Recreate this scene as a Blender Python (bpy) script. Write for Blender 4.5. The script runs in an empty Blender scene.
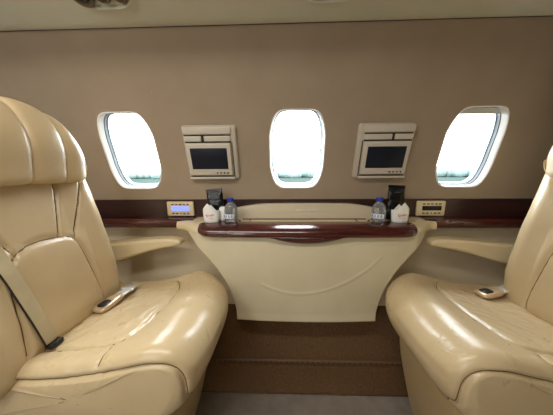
import bpy, bmesh, math, random
import numpy as np
from mathutils import Vector, Matrix, noise
random.seed(7)
S = bpy.context.scene
COL = S.collection
PI = math.pi

# ---------------------------------------------------------------- camera
PITCH, YAW, ROLL = math.radians(9.0), math.radians(1.8), math.radians(0.4)
cam_d = bpy.data.cameras.new('camera')
cam = bpy.data.objects.new('camera', cam_d)
COL.objects.link(cam)
S.camera = cam
cam_d.sensor_fit = 'HORIZONTAL'
cam_d.sensor_width = 36.0
cam_d.lens = 220.0 / 553.0 * 36.0
cam_d.clip_start = 0.02
cam_d.clip_end = 3000
_f = Vector((-math.sin(YAW) * math.cos(PITCH), math.cos(YAW) * math.cos(PITCH), -math.sin(PITCH)))
_r = Vector((math.cos(YAW), math.sin(YAW), 0))
_u = _r.cross(_f)
_r2 = _r * math.cos(ROLL) - _u * math.sin(ROLL)
_u2 = _u * math.cos(ROLL) + _r * math.sin(ROLL)
M = Matrix((_r2, _u2, -_f)).transposed().to_4x4()
M.translation = Vector((0, 0, 1.05))
cam.matrix_world = M

# ---------------------------------------------------------------- world, added fill lights, exposure
W = bpy.data.worlds.new('overcast_sky')
S.world = W
W.use_nodes = True
bg = W.node_tree.nodes['Background']
bg.inputs['Color'].default_value = (0.88, 0.95, 1.0, 1)
bg.inputs['Strength'].default_value = 9.0
S.view_settings.view_transform = 'Standard'
S.view_settings.look = 'None'
S.view_settings.gamma = 1
S.view_settings.use_curve_mapping = False
S.view_settings.exposure = 0.80
S.cycles.max_bounces = 8
S.cycles.diffuse_bounces = 5
S.cycles.sample_clamp_indirect = 6
S.cycles.use_denoising = True


def area(name, loc, rot, sx, sy, power, color=(1, 1, 1), portal=False):
    d = bpy.data.lights.new(name, 'AREA')
    d.shape = 'RECTANGLE'
    d.size, d.size_y = sx, sy
    d.energy = power
    d.color = color
    if portal:
        d.cycles.is_portal = True
    o = bpy.data.objects.new(name, d)
    o.location = loc
    o.rotation_euler = rot
    COL.objects.link(o)
    return o


area('overhead_fill_light', (-0.55, 0.10, 1.74), (0, 0, 0), 1.5, 0.16, 6.5, (1.0, 0.94, 0.85))  # unseen fill light, added to brighten seats and wall from above
area('left_fill_light', (-0.85, -0.62, 1.50), (math.radians(50), 0, 0), 0.9, 0.05, 2.2, (1.0, 0.96, 0.88))  # unseen fill behind the viewer, added to lift the left side

# ---------------------------------------------------------------- materials
def srgb(r, g, b):
    f = lambda c: (c / 255) / 12.92 if c <= 10 else (((c / 255) + 0.055) / 1.055) ** 2.4
    return (f(r), f(g), f(b), 1)


class Mat:
    def __init__(s, name, color, rough=0.5, metal=0.0, spec=0.5, coat=0.0, emit=None, estr=0.0, alpha=None):
        s.m = bpy.data.materials.new(name)
        s.m.use_nodes = True
        s.nt = s.m.node_tree
        s.b = s.nt.nodes['Principled BSDF']
        i = s.b.inputs
        i['Base Color'].default_value = color
        i['Roughness'].default_value = rough
        i['Metallic'].default_value = metal
        i['Specular IOR Level'].default_value = spec
        i['Coat Weight'].default_value = coat
        i['Coat Roughness'].default_value = 0.06
        if emit:
            i['Emission Color'].default_value = emit
            i['Emission Strength'].default_value = estr
        s.tc = s.n('ShaderNodeTexCoord')
        s.h = None

    def n(s, t, **k):
        x = s.nt.nodes.new(t)
        for a, v in k.items():
            setattr(x, a, v)
        return x

    def l(s, a, b):
        s.nt.links.new(a, b)

    def coord(s, scale=(1, 1, 1)):
        mp = s.n('ShaderNodeMapping')
        mp.inputs['Scale'].default_value = scale
        s.l(s.tc.outputs['Object'], mp.inputs['Vector'])
        return mp.outputs[0]

    def noise(s, scale, detail=4, rough=0.55, sc=(1, 1, 1), dist=0.0):
        t = s.n('ShaderNodeTexNoise')
        t.inputs['Scale'].default_value = scale
        t.inputs['Detail'].default_value = detail
        t.inputs['Roughness'].default_value = rough
        t.inputs['Distortion'].default_value = dist
        s.l(s.coord(sc), t.inputs['Vector'])
        return t.outputs['Fac']

    def ramp(s, fac, stops):
        r = s.n('ShaderNodeValToRGB')
        e = r.color_ramp.elements
        e[0].position, e[0].color = stops[0]
        e[1].position, e[1].color = stops[-1]
        for p, c in stops[1:-1]:
            x = e.new(p)
            x.color = c
        s.l(fac, r.inputs['Fac'])
        return r.outputs['Color']

    def color(s, fac, stops):
        s.l(s.ramp(fac, stops), s.b.inputs['Base Color'])

    def bump(s, fac, strength=0.2, dist=0.002):
        b = s.n('ShaderNodeBump')
        b.inputs['Strength'].default_value = strength
        b.inputs['Distance'].default_value = dist
        s.l(fac, b.inputs['Height'])
        if s.h is not None:
            s.l(s.h, b.inputs['Normal'])
        s.h = b.outputs['Normal']
        s.l(s.h, s.b.inputs['Normal'])

    def rough(s, fac, a, b):
        mr = s.n('ShaderNodeMapRange')
        mr.inputs['To Min'].default_value = a
        mr.inputs['To Max'].default_value = b
        s.l(fac, mr.inputs['Value'])
        s.l(mr.outputs[0], s.b.inputs['Roughness'])


def leather(name, c0, c1, rough=0.34, crease=0.35):
    m = Mat(name, c0, rough, spec=0.75)
    m.color(m.noise(9, 3), [(0.3, c0), (0.7, c1)])
    # fine pebble grain
    v = m.n('ShaderNodeTexVoronoi')
    v.inputs['Scale'].default_value = 420
    m.l(m.coord(), v.inputs['Vector'])
    m.bump(v.outputs['Distance'], 0.12, 0.0006)
    # stretched creases
    v2 = m.n('ShaderNodeTexVoronoi', feature='DISTANCE_TO_EDGE')
    v2.inputs['Scale'].default_value = 34
    nz = m.n('ShaderNodeTexNoise')
    nz.inputs['Scale'].default_value = 7
    m.l(m.coord(), nz.inputs['Vector'])
    mx = m.n('ShaderNodeMix', data_type='VECTOR')
    mx.inputs[0].default_value = 0.12
    m.l(m.coord((1.0, 1.6, 1.0)), mx.inputs[4])
    m.l(nz.outputs['Color'], mx.inputs[5])
    m.l(mx.outputs[1], v2.inputs['Vector'])
    rr = m.ramp(v2.outputs['Distance'], [(0.0, (0, 0, 0, 1)), (0.06, (1, 1, 1, 1))])
    # creases only show in patches
    msk = m.ramp(m.noise(5, 2), [(0.50, (1, 1, 1, 1)), (0.62, (0, 0, 0, 1))])
    mm = m.n('ShaderNodeMix', data_type='RGBA', blend_type='ADD')
    mm.inputs[0].default_value = 1.0
    mm.clamp_result = True
    m.l(rr, mm.inputs[6])
    m.l(msk, mm.inputs[7])
    m.bump(mm.outputs[2], crease, 0.0013)
    m.bump(m.noise(14, 2, 0.4, (1, 2.2, 1), 0.5), 0.2, 0.004)
    m.rough(m.noise(30, 3), rough - 0.05, rough + 0.08)
    return m.m


MT = {}
MT['leather'] = leather('tan_leather', srgb(208, 186, 147), srgb(214, 193, 154), 0.28, 0.25)
MT['leather_back'] = leather('smooth_tan_leather', srgb(208, 186, 147), srgb(214, 193, 154), 0.33, 0.03)
MT['leather_side'] = leather('tan_leather_panel', srgb(196, 172, 128), srgb(204, 180, 138), 0.42, 0.2)
MT['leather_arm'] = leather('cream_leather_arm', srgb(220, 202, 164), srgb(227, 210, 172), 0.36, 0.2)


def fabric(name, c0, c1, rough=0.75, s=60, bump=0.1, spec=0.25):
    m = Mat(name, c0, rough, spec=spec)
    m.color(m.noise(s / 8, 4), [(0.3, c0), (0.7, c1)])
    m.bump(m.noise(s * 6, 2), bump, 0.001)
    return m.m


MT['wall'] = fabric('sidewall_covering', srgb(156, 139, 119), srgb(162, 145, 125), 0.62)
MT['wall_low'] = fabric('lower_sidewall_covering', srgb(206, 192, 164), srgb(212, 198, 170), 0.6)
MT['ceiling'] = fabric('ceiling_covering', srgb(208, 206, 186), srgb(214, 212, 192), 0.6)
MT['console'] = fabric('console_covering', srgb(204, 193, 164), srgb(212, 202, 174), 0.5, 50)
MT['cream'] = Mat('cream_trim', srgb(222, 205, 168), 0.32).m
MT['cream_d'] = Mat('cream_panel', srgb(206, 192, 168), 0.45).m
MT['bezel'] = Mat('greige_plastic', srgb(196, 188, 174), 0.4).m
MT['bezel2'] = Mat('greige_plastic_frame', srgb(188, 178, 162), 0.45).m
MT['groove'] = Mat('dark_groove', srgb(38, 30, 26), 0.7).m
MT['screen'] = Mat('dark_screen', srgb(14, 20, 36), 0.4, spec=0.3).m
MT['lcd_on'] = Mat('lit_blue_display', srgb(70, 80, 160), 0.3, emit=srgb(120, 135, 235), estr=1.0).m
MT['lcd_off'] = Mat('dark_display', srgb(8, 8, 10), 0.15).m
MT['button'] = Mat('dark_button', srgb(48, 42, 36), 0.5).m
MT['white_rim'] = Mat('window_reveal', srgb(246, 245, 242), 0.35).m
MT['gasket'] = Mat('dark_gasket', srgb(84, 94, 106), 0.5).m
MT['greyframe'] = Mat('grey_window_frame', srgb(178, 194, 206), 0.4).m
MT['shade'] = Mat('window_shade', srgb(205, 202, 192), 0.6).m
MT['metal'] = Mat('brushed_metal', srgb(190, 186, 176), 0.32, metal=0.9).m
MT['gold'] = Mat('champagne_metal', srgb(204, 180, 148), 0.3, metal=0.4).m
MT['webbing'] = fabric('belt_webbing', srgb(196, 182, 150), srgb(208, 194, 162), 0.7, 200, 0.3)
MT['webbing_edge'] = Mat('belt_edge', srgb(42, 34, 26), 0.7).m
MT['tongue'] = Mat('pale_metal_tongue', srgb(205, 203, 195), 0.3, metal=0.3).m
MT['paper'] = Mat('white_paper', srgb(238, 238, 234), 0.7).m
MT['redink'] = Mat('red_ink', srgb(200, 60, 60), 0.7).m
MT['pouch'] = Mat('black_foil', srgb(10, 13, 16), 0.28).m
MT['pouch_mark'] = Mat('grey_print', srgb(92, 100, 106), 0.4).m
MT['cap'] = Mat('blue_cap', srgb(28, 48, 165), 0.4).m
MT['label'] = Mat('bottle_label', srgb(225, 232, 240), 0.5).m
MT['label_blue'] = Mat('bottle_label_print', srgb(60, 90, 170), 0.5).m
MT['black'] = Mat('black_plastic', srgb(16, 15, 14), 0.35).m
MT['letter'] = Mat('silver_lettering', srgb(250, 246, 238), 0.35).m
MT['olive'] = Mat('olive_plastic', srgb(98, 84, 58), 0.35).m
MT['lens'] = Mat('dark_lens', srgb(50, 60, 58), 0.08, coat=1.0).m
MT['foliage'] = fabric('hazed_foliage', srgb(84, 100, 96), srgb(104, 118, 114), 1.0, 3, spec=0.0)  # leaf colour lightened, with the distance haze painted in
MT['field'] = fabric('distant_field', srgb(44, 54, 51), srgb(50, 60, 56), 1.0, 1, spec=0.0)

m = Mat('mahogany', srgb(62, 20, 16), 0.22, coat=0.55)
m.color(m.noise(6, 5, 0.6, (1, 14, 14), 0.5), [(0.3, srgb(50, 14, 14)), (0.55, srgb(74, 24, 20)), (0.75, srgb(96, 36, 30))])
MT['wood'] = m.m
m = Mat('dark_mahogany', srgb(40, 16, 18), 0.3, coat=0.3)
m.color(m.noise(6, 5, 0.6, (1, 12, 12), 0.5), [(0.3, srgb(40, 18, 20)), (0.75, srgb(60, 28, 28))])
MT['wood_dark'] = m.m

m = Mat('brown_carpet', srgb(105, 70, 45), 0.95, spec=0.1)
m.color(m.noise(120, 4), [(0.3, srgb(92, 70, 50)), (0.7, srgb(112, 86, 62))])
m.bump(m.noise(500, 2), 0.6, 0.003)
MT['carpet'] = m.m
m = Mat('brown_kick_carpet', srgb(105, 70, 45), 0.9, spec=0.15)
m.color(m.noise(90, 5), [(0.3, srgb(96, 72, 48)), (0.7, srgb(116, 88, 62))])
m.bump(m.noise(400, 2), 0.4, 0.002)
MT['kick'] = m.m
m = Mat('greybrown_carpet', srgb(120, 100, 85), 0.95, spec=0.1)
m.color(m.noise(14, 5, 0.6), [(0.3, srgb(146, 136, 126)), (0.7, srgb(164, 154, 144))])
m.bump(m.noise(600, 2), 0.6, 0.003)
MT['floor'] = m.m

g = bpy.data.materials.new('clear_pane')
g.use_nodes = True
nt = g.node_tree
nt.nodes.clear()
o_ = nt.nodes.new('ShaderNodeOutputMaterial')
mx = nt.nodes.new('ShaderNodeMixShader')
tr = nt.nodes.new('ShaderNodeBsdfTransparent')
gl = nt.nodes.new('ShaderNodeBsdfGlossy')
gl.inputs['Roughness'].default_value = 0.03
fr = nt.nodes.new('ShaderNodeFresnel')
fr.inputs['IOR'].default_value = 1.3
nt.links.new(fr.outputs[0], mx.inputs[0])
nt.links.new(tr.outputs[0], mx.inputs[1])
nt.links.new(gl.outputs[0], mx.inputs[2])
nt.links.new(mx.outputs[0], o_.inputs[0])
MT['pane'] = g
g2 = g.copy()
g2.name = 'clear_plastic'
n2 = g2.node_tree
n2.nodes['Fresnel'].inputs['IOR'].default_value = 1.55
n2.nodes['Transparent BSDF'].inputs['Color'].default_value = (0.93, 0.95, 0.97, 1)
df = n2.nodes.new('ShaderNodeBsdfDiffuse')
df.inputs['Color'].default_value = (0.85, 0.9, 0.93, 1)
m2 = n2.nodes.new('ShaderNodeMixShader')
m2.inputs[0].default_value = 0.14
n2.links.new(n2.nodes['Mix Shader'].outputs[0], m2.inputs[1])
n2.links.new(df.outputs[0], m2.inputs[2])
n2.links.new(m2.outputs[0], n2.nodes['Material Output'].inputs[0])
MT['bottle'] = g2

# ---------------------------------------------------------------- helpers
def link(name, bm, mats, parent=None, smooth=True, normals=True):
    if normals:
        bmesh.ops.recalc_face_normals(bm, faces=bm.faces)
    me = bpy.data.meshes.new(name)
    bm.to_mesh(me)
    bm.free()
    if not isinstance(mats, (list, tuple)):
        mats = [mats]
    for mm in mats:
        me.materials.append(MT[mm])
    if smooth:
        for p in me.polygons:
            p.use_smooth = True
    o = bpy.data.objects.new(name, me)
    COL.objects.link(o)
    if parent is not None:
        o.parent = parent
        o.matrix_parent_inverse = parent.matrix_basis.inverted()
    return o


def auto(o, ang=35):
    me = o.data
    me.set_sharp_from_angle(angle=math.radians(ang))
    return o


def thing(name, label, cat, loc=(0, 0, 0), group=None):
    o = bpy.data.objects.new(name, None)
    o.empty_display_size = 0.05
    o.location = loc
    COL.objects.link(o)
    o['label'] = label
    o['category'] = cat
    if group:
        o['group'] = group
    return o


def tag(o, label, cat, group=None, kind=None):
    o['label'] = label
    o['category'] = cat
    if group:
        o['group'] = group
    if kind:
        o['kind'] = kind
    return o


def struct(o, label=None, cat=None):
    o['kind'] = 'structure'
    if label:
        o['label'] = label
    if cat:
        o['category'] = cat
    return o


def grid(bm, rows, close_u=False, mi=0):
    """rows: list of lists of points"""
    vs = [[bm.verts.new(p) for p in r] for r in rows]
    n = len(vs[0])
    for a, b in zip(vs[:-1], vs[1:]):
        for i in range(n if close_u else n - 1):
            j = (i + 1) % n
            f = bm.faces.new((a[i], a[j], b[j], b[i]))
            f.material_index = mi
    return vs


def rbox(bm, c, s, r=0.004, seg=3, mtx=None, mi=0):
    """rounded box"""
    t = bmesh.new()
    bmesh.ops.create_cube(t, size=1)
    for v in t.verts:
        v.co = Vector((v.co.x * s[0], v.co.y * s[1], v.co.z * s[2]))
    r = min(r, min(s) * 0.49)
    if r > 0:
        bmesh.ops.bevel(t, geom=list(t.edges), offset=r, segments=seg, profile=0.5, affect='EDGES')
    T = Matrix.Translation(c)
    if mtx is not None:
        T = mtx @ T
    t.transform(T)
    for f in t.faces:
        f.material_index = mi
    me = bpy.data.meshes.new('tmp')
    t.to_mesh(me)
    t.free()
    bm.from_mesh(me)
    bpy.data.meshes.remove(me)


def catmull(pts, n, closed=True):
    P = [np.array(p, float) for p in pts]
    m_ = len(P)
    out = []
    segs = m_ if closed else m_ - 1
    dens = []
    for i in range(segs):
        p0 = P[(i - 1) % m_] if closed or i > 0 else 2 * P[0] - P[1]
        p1 = P[i]
        p2 = P[(i + 1) % m_]
        p3 = P[(i + 2) % m_] if closed or i + 2 < m_ else 2 * P[-1] - P[-2]
        for k in range(24):
            t = k / 24
            dens.append(0.5 * (2 * p1 + (p2 - p0) * t + (2 * p0 - 5 * p1 + 4 * p2 - p3) * t * t + (3 * p1 - p0 - 3 * p2 + p3) * t ** 3))
    if not closed:
        dens.append(P[-1])
    D = np.array(dens)
    if closed:
        D = np.vstack([D, D[:1]])
    L = np.concatenate([[0], np.cumsum(np.linalg.norm(np.diff(D, axis=0), axis=1))])
    ts = np.linspace(0, L[-1], n, endpoint=not closed)
    return np.stack([np.interp(ts, L, D[:, k]) for k in range(D.shape[1])], axis=1)


def tube(bm, pts, r, seg=8, closed=False, mi=0, caps=True):
    P = [Vector(p) for p in pts]
    n = len(P)
    rows = []
    up = None
    for i in range(n):
        a = P[(i - 1) % n] if (closed or i > 0) else P[i]
        b = P[(i + 1) % n] if (closed or i < n - 1) else P[i]
        t = (b - a).normalized()
        if up is None:
            up = Vector((0, 0, 1)) if abs(t.z) < 0.9 else Vector((1, 0, 0))
        s_ = t.cross(up).normalized()
        up = s_.cross(t).normalized()
        rr = r[i] if isinstance(r, (list, tuple)) else r
        rows.append([P[i] + s_ * (rr * math.cos(2 * PI * k / seg)) + up * (rr * math.sin(2 * PI * k / seg)) for k in range(seg)])
    if closed:
        rows.append(rows[0])
    vs = grid(bm, rows, True, mi)
    if caps and not closed:
        bm.faces.new(vs[0]).material_index = mi
        bm.faces.new(vs[-1][::-1]).material_index = mi


def lathe(bm, prof, c, seg=28, mi=0, cap=True):
    rows = []
    for r, z in prof:
        rows.append([Vector((c[0] + r * math.cos(2 * PI * k / seg), c[1] + r * math.sin(2 * PI * k / seg), c[2] + z)) for k in range(seg)])
    vs = grid(bm, rows, True, mi)
    if cap:
        bm.faces.new(vs[0]).material_index = mi
        bm.faces.new(vs[-1][::-1]).material_index = mi


def seg_dist(P, line):
    """distance of points P (n,k) to polyline (m,k)"""
    d = np.full(len(P), 1e9)
    for a, b in zip(line[:-1], line[1:]):
        ab = b - a
        L = ab @ ab
        if L < 1e-12:
            continue
        t = np.clip(((P - a) @ ab) / L, 0, 1)
        q = a + t[:, None] * ab
        d = np.minimum(d, np.linalg.norm(P - q, axis=1))
    return d


def puff(prof, y0, y1, r, n_mid=60, n_r=10, n_cap=16, bulge=0.0):
    """closed profile (u,z) swept along y with rounded ends; returns rows of points (u,y,z)"""
    P = np.array(prof)
    c = P.mean(axis=0)
    nx = np.roll(P, -1, 0) - np.roll(P, 1, 0)
    nrm = np.stack([nx[:, 1], -nx[:, 0]], 1)
    nrm /= np.linalg.norm(nrm, axis=1)[:, None] + 1e-9
    area_ = np.sum(P[:, 0] * np.roll(P[:, 1], -1) - np.roll(P[:, 0], -1) * P[:, 1])
    if area_ < 0:
        nrm = -nrm

    def inset(d):
        return P - nrm * d
    rows = []
    base = inset(r)
    cb = base.mean(axis=0)
    cap = []
    for k in range(1, n_cap + 1):
        s = k / n_cap
        cap.append((s, cb + (base - cb) * s, bulge * (1 - s * s)))
    for s, q, b in cap:
        rows.append([(p[0], y0 - b, p[1]) for p in q])
    for k in range(1, n_r + 1):
        a = PI / 2 * k / n_r
        q = inset(r * (1 - math.sin(a)))
        rows.append([(p[0], y0 + r * (1 - math.cos(a)), p[1]) for p in q])
    for k in range(1, n_mid):
        y = y0 + r + (y1 - y0 - 2 * r) * k / n_mid
        rows.append([(p[0], y, p[1]) for p in P])
    for k in range(n_r, 0, -1):
        a = PI / 2 * k / n_r
        q = inset(r * (1 - math.sin(a)))
        rows.append([(p[0], y1 - r * (1 - math.cos(a)), p[1]) for p in q])
    for s, q, b in cap[::-1]:
        rows.append([(p[0], y1 + b, p[1]) for p in q])
    return rows


def puff_mesh(name, rows, mat, tf, sculpt=None, parent=None, warp=None):
    """rows in local (u,y,z); sculpt(P)->displacement along normals; tf maps local to world"""
    bm = bmesh.new()
    if warp:
        R = np.array(rows)
        sh = R.shape
        rows = warp(R.reshape(-1, 3)).reshape(sh)
    vs = grid(bm, [[Vector(p) for p in r] for r in rows], True)
    bm.faces.new(vs[0])
    bm.faces.new(vs[-1][::-1])
    bmesh.ops.recalc_face_normals(bm, faces=bm.faces)
    bm.normal_update()
    if sculpt:
        V = list(bm.verts)
        P = np.array([v.co[:] for v in V])
        N = np.array([v.normal[:] for v in V])
        d = sculpt(P, N)
        for v, n_, dd in zip(V, N, d):
            v.co += Vector(n_ * dd)
    for v in bm.verts:
        v.co = tf(v.co)
    return link(name, bm, mat, parent)


# ---------------------------------------------------------------- fuselage shell
YC, ZC, R = -0.02, 0.85, 1.05


def cyl(x, s, off=0.0, side=1):
    """point of the sidewall; s = arc length above the widest line, off > 0 is outboard"""
    th = s / R
    return Vector((x, YC + side * (R + off) * math.cos(th), ZC + (R + off) * math.sin(th)))


def zs(z):
    return R * math.asin((z - ZC) / R)


X0, X1 = -2.3, 2.4
S_TOP = zs(1.521)
S_BAND = zs(0.925)
S_LOW = zs(0.44)
WINS = [(-0.677, 0.2965), (0.060, 0.2965), (0.792, 0.2965)]
WA, WB = 0.122, 0.166
NA = 72


def outline(k=1.0, a=WA, b=WB, grow=0.0):
    out = []
    for i in range(NA):
        t = 2 * PI * (i + 0.5) / NA
        c, s_ = math.cos(t), math.sin(t)
        n = 6.5
        x = (abs(c) ** (2 / n)) * (1 if c > 0 else -1)
        y = (abs(s_) ** (2 / n)) * (1 if s_ > 0 else -1)
        x *= 1 - 0.23 * y * y - 0.01 * y
        out.append((x * (a * k + grow), y * (b * k + grow)))
    return out


def wall_with_windows(bm, wins, side, s0, s1):
    pa, pb = 0.20, 0.235
    sc = 0.2965
    lo, hi = sc - pb, min(sc + pb, s1)
    def rect_pts():
        rect = []
        for x, y in outline():
            k = min(pa / abs(x) if abs(x) > 1e-9 else 1e9, ((hi - sc) if y > 0 else (sc - lo)) / abs(y) if abs(y) > 1e-9 else 1e9)
            rect.append([x * k, y * k])
        for cx_ in (-pa, pa):
            for cy in (lo - sc, hi - sc):
                i = min(range(NA), key=lambda q: (rect[q][0] - cx_) ** 2 + (rect[q][1] - cy) ** 2)
                rect[i] = [cx_, cy]
        return rect
    rect = rect_pts()
    ys = sorted(set(round(p[1], 6) for p in rect if abs(p[0] - pa) < 1e-6))

    def panel(xs_, ss):
        grid(bm, [[cyl(x, t, 0, side) for x in xs_] for t in ss])
    lin = lambda a, b, n: [a + (b - a) * i / n for i in range(n + 1)]
    xs = [X0] + [v for w in wins for v in (w[0] - pa, w[0] + pa)] + [X1]
    panel(lin(X0, X1, 24), lin(s0, lo, max(2, int((lo - s0) / 0.03))))
    if hi < s1:
        panel(lin(X0, X1, 24), lin(hi, s1, max(2, int((s1 - hi) / 0.03))))
    for a_, b_ in zip(xs[::2], xs[1::2]):
        if b_ - a_ > 1e-4:
            panel(lin(a_, b_, max(1, int((b_ - a_) / 0.08))), [sc + y for y in ys])
    for wx, ws in wins:
        O = outline()
        rows = []
        for f in (0, 0.03, 0.08, 0.16, 0.3, 0.5, 0.75, 1):
            rows.append([cyl(wx + x * (1 - f) + rx * f, sc + y * (1 - f) + ry * f, 0, side) for (x, y), (rx, ry) in zip(O, rect)])
        grid(bm, rows, True)
    bmesh.ops.remove_doubles(bm, verts=bm.verts, dist=2e-5)
    # the covering below the wood band is a paler one
    for f in bm.faces:
        if f.calc_center_median().z < 0.85:
            f.material_index = 1


def make_window(n, wx, ws, side, shade=False):
    def ring(k, off, grow=0.0, drop=0.0):
        return [cyl(wx + x, ws + y + drop, off, side) for x, y in outline(k, grow=grow)]
    bm = bmesh.new()
    rows = [ring(1, 0.0, 0.003), ring(1, -0.002, 0.0015), ring(1, -0.002, -0.0005), ring(1, 0.001, -0.002), ring(1, 0.012, -0.004), ring(1, 0.026, -0.006)]
    grid(bm, rows, True)
    w = struct(link('window_%d' % n, bm, 'white_rim', normals=False))
    w['label'] = LAB[n - 1] if n <= 3 else 'oval cabin window in the sidewall behind the viewer'
    w['category'] = 'window'
    for nm, mat, rr in (('inner_seal', 'gasket', [(0.026, -0.006), (0.028, -0.008)]),
                        ('inner_frame', 'greyframe', [(0.028, -0.008), (0.040, -0.010)]),
                        ('outer_seal', 'gasket', [(0.040, -0.010), (0.041, -0.012), (0.044, -0.012)]),
                        ('outer_frame', 'greyframe', [(0.044, -0.012), (0.062, -0.013)])):
        bm = bmesh.new()
        grid(bm, [ring(1, o, g_) for o, g_ in rr], True)
        link(nm, bm, mat, w, normals=False)
    bm = bmesh.new()
    rows = [[cyl(wx + x * f, ws + y * f, 0.043, side) for x, y in outline(1, grow=-0.0115)] for f in (1, 0.75, 0.5, 0.25)]
    vs = grid(bm, rows, True)
    bm.faces.new(vs[-1])
    link('window_pane', bm, 'pane', w)
    if shade:
        # lowered a little: a shallow slab filling the top of the opening
        bm = bmesh.new()
        O = [(x, y) for x, y in outline(1, grow=-0.008) if y > WB - 0.030]
        O.sort()
        top = O
        rows = []
        for off in (0.020, 0.026):
            rows.append([cyl(wx + x, ws + y, off, side) for x, y in top])
            rows.append([cyl(wx + x, ws + WB - 0.030, off, side) for x, y in top])
        V = [[bm.verts.new(p) for p in r_] for r_ in rows]
        for a, b in ((0, 1), (2, 3), (1, 3), (0, 2)):
            for i in range(len(top) - 1):
                bm.faces.new((V[a][i], V[a][i + 1], V[b][i + 1], V[b][i]))
        link('window_shade', bm, 'shade', w, smooth=False)
    # sky portal just outside
    th = ws / R
    c = cyl(wx, ws, 0.08, side)
    nrm = Vector((0, -side * math.cos(th), -math.sin(th)))
    q = (-nrm).to_track_quat('Z', 'Y')
    o = area('window_daylight_portal', c, q.to_euler(), 0.26, 0.38, 1.0, portal=True)
    return w


LAB = ['left cabin window beside the left seat headrest, trees low in its pane',
       'middle cabin window above the table console between two monitors',
       'right cabin window beside the right seat, shade showing at its top edge']
# window side wall (ahead of the viewer)
bm = bmesh.new()
wall_with_windows(bm, WINS, 1, S_LOW, S_TOP)
wb = struct(link('wall_back', bm, ['wall', 'wall_low']), 'curved beige cabin sidewall with three windows', 'wall')
for i, (wx, ws) in enumerate(WINS):
    make_window(i + 1, wx, ws, 1, shade=(i == 2))
# sidewall behind the viewer, same shape, five windows
WF = [(-1.395, 0.2965), (-0.668, 0.2965)]
bm = bmesh.new()
wall_with_windows(bm, WF, -1, zs(0.0) + 0.05, S_TOP)
struct(link('wall_front', bm, ['wall', 'wall_low']), 'curved beige cabin sidewall behind the viewer', 'wall')
for i, (wx, ws) in enumerate(WF):
    make_window(i + 4, wx, ws, -1)

# ceiling
bm = bmesh.new()
yt = YC + R * math.cos(S_TOP / R)
cp = [(yt, 1.521), (yt - 0.001, 1.5245), (yt - 0.006, 1.5235), (yt - 0.012, 1.518), (yt - 0.022, 1.5165), (yt - 0.06, 1.5235), (0.62, 1.548), (0.50, 1.585), (0.42, 1.66), (0.33, 1.74), (0.2, 1.79), (0.0, 1.81)]
cpp = catmull(cp, 60, closed=False)
full = [(p[0], p[1]) for p in cpp]
full += [(2 * YC - p[0], p[1]) for p in cpp[::-1]][0:]
rows = [[Vector((X0 + (X1 - X0) * i / 24, y, z)) for i in range(25)] for y, z in full]
grid(bm, rows)
struct(link('ceiling', bm, 'ceiling'), 'pale olive cream cabin ceiling panel', 'ceiling')

# dark joint line between wall and ceiling
bm = bmesh.new()
tube(bm, [(X0, yt - 0.002, 1.5225), (X1, yt - 0.002, 1.5225)], 0.0032, 6)
struct(link('trim_1', bm, 'groove'), 'thin dark joint between sidewall and ceiling', 'trim')

# floor
bm = bmesh.new()
rows = [[Vector((X0 + (X1 - X0) * i / 10, -1.0 + 1.92 * j / 6, 0)) for i in range(11)] for j in range(7)]
grid(bm, rows)
struct(link('floor', bm, 'floor'), 'greyish brown cabin floor carpet', 'floor')

# end bulkheads
for nm, x in (('wall_left', X0), ('wall_right', X1)):
    bm = bmesh.new()
    rows = []
    ring_ = []
    for k in range(0, 40):
        a = -math.asin(0.85 / R) + (S_TOP / R + math.asin(0.85 / R)) * k / 39
        ring_.append(Vector((x, YC + R * math.cos(a), ZC + R * math.sin(a))))
    ring_ += [Vector((x, y, z)) for y, z in full[1:-1]]
    for k in range(39, -1, -1):
        a = -math.asin(0.85 / R) + (S_TOP / R + math.asin(0.85 / R)) * k / 39
        ring_.append(Vector((x, YC - R * math.cos(a), ZC + R * math.sin(a))))
    bm.faces.new([bm.verts.new(p) for p in ring_])
    struct(link(nm, bm, 'wall', smooth=False), 'cabin bulkhead', 'wall')

# lower sidewall: brown carpet slope, perforated strip, kick panel
zt, zr = 0.445, 0.215
yt2 = YC + R * math.cos(zs(zt) / R)
bm = bmesh.new()
pr = catmull([(yt2 + 0.004, zt + 0.01), (0.935, 0.40), (0.905, 0.30), (0.884, 0.225), (0.882, 0.212)], 20, closed=False)
grid(bm, [[Vector((X0 + (X1 - X0) * i / 12, y, z)) for i in range(13)] for y, z in pr])
struct(link('wall_lower', bm, 'carpet'), 'dark brown carpeted lower sidewall under the console', 'wall')
bm = bmesh.new()
rbox(bm, (0.05, 0.882, 0.203), (X1 - X0, 0.016, 0.020), 0.005)
MT['strip'] = Mat('vent_strip', srgb(104, 78, 54), 0.55).m
t3 = struct(link('trim_2', bm, 'strip'), 'perforated brown air vent strip above the floor', 'trim')
auto(t3)
bm = bmesh.new()
for k in range(62):
    x = -0.62 + k * 0.0235
    tube(bm, [(x, 0.8745, 0.203), (x, 0.8730, 0.203)], 0.0042, 8)
link('vent_hole', bm, 'black', t3)['kind'] = 'stuff'
bm = bmesh.new()
pr = catmull([(0.888, 0.194), (0.884, 0.185), (0.890, 0.10), (0.897, 0.012), (0.905, 0.0)], 14, closed=False)
grid(bm, [[Vector((X0 + (X1 - X0) * i / 12, y, z)) for i in range(13)] for y, z in pr])
struct(link('baseboard_back', bm, 'kick'), 'brown carpeted kick panel meeting the floor', 'baseboard')

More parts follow.
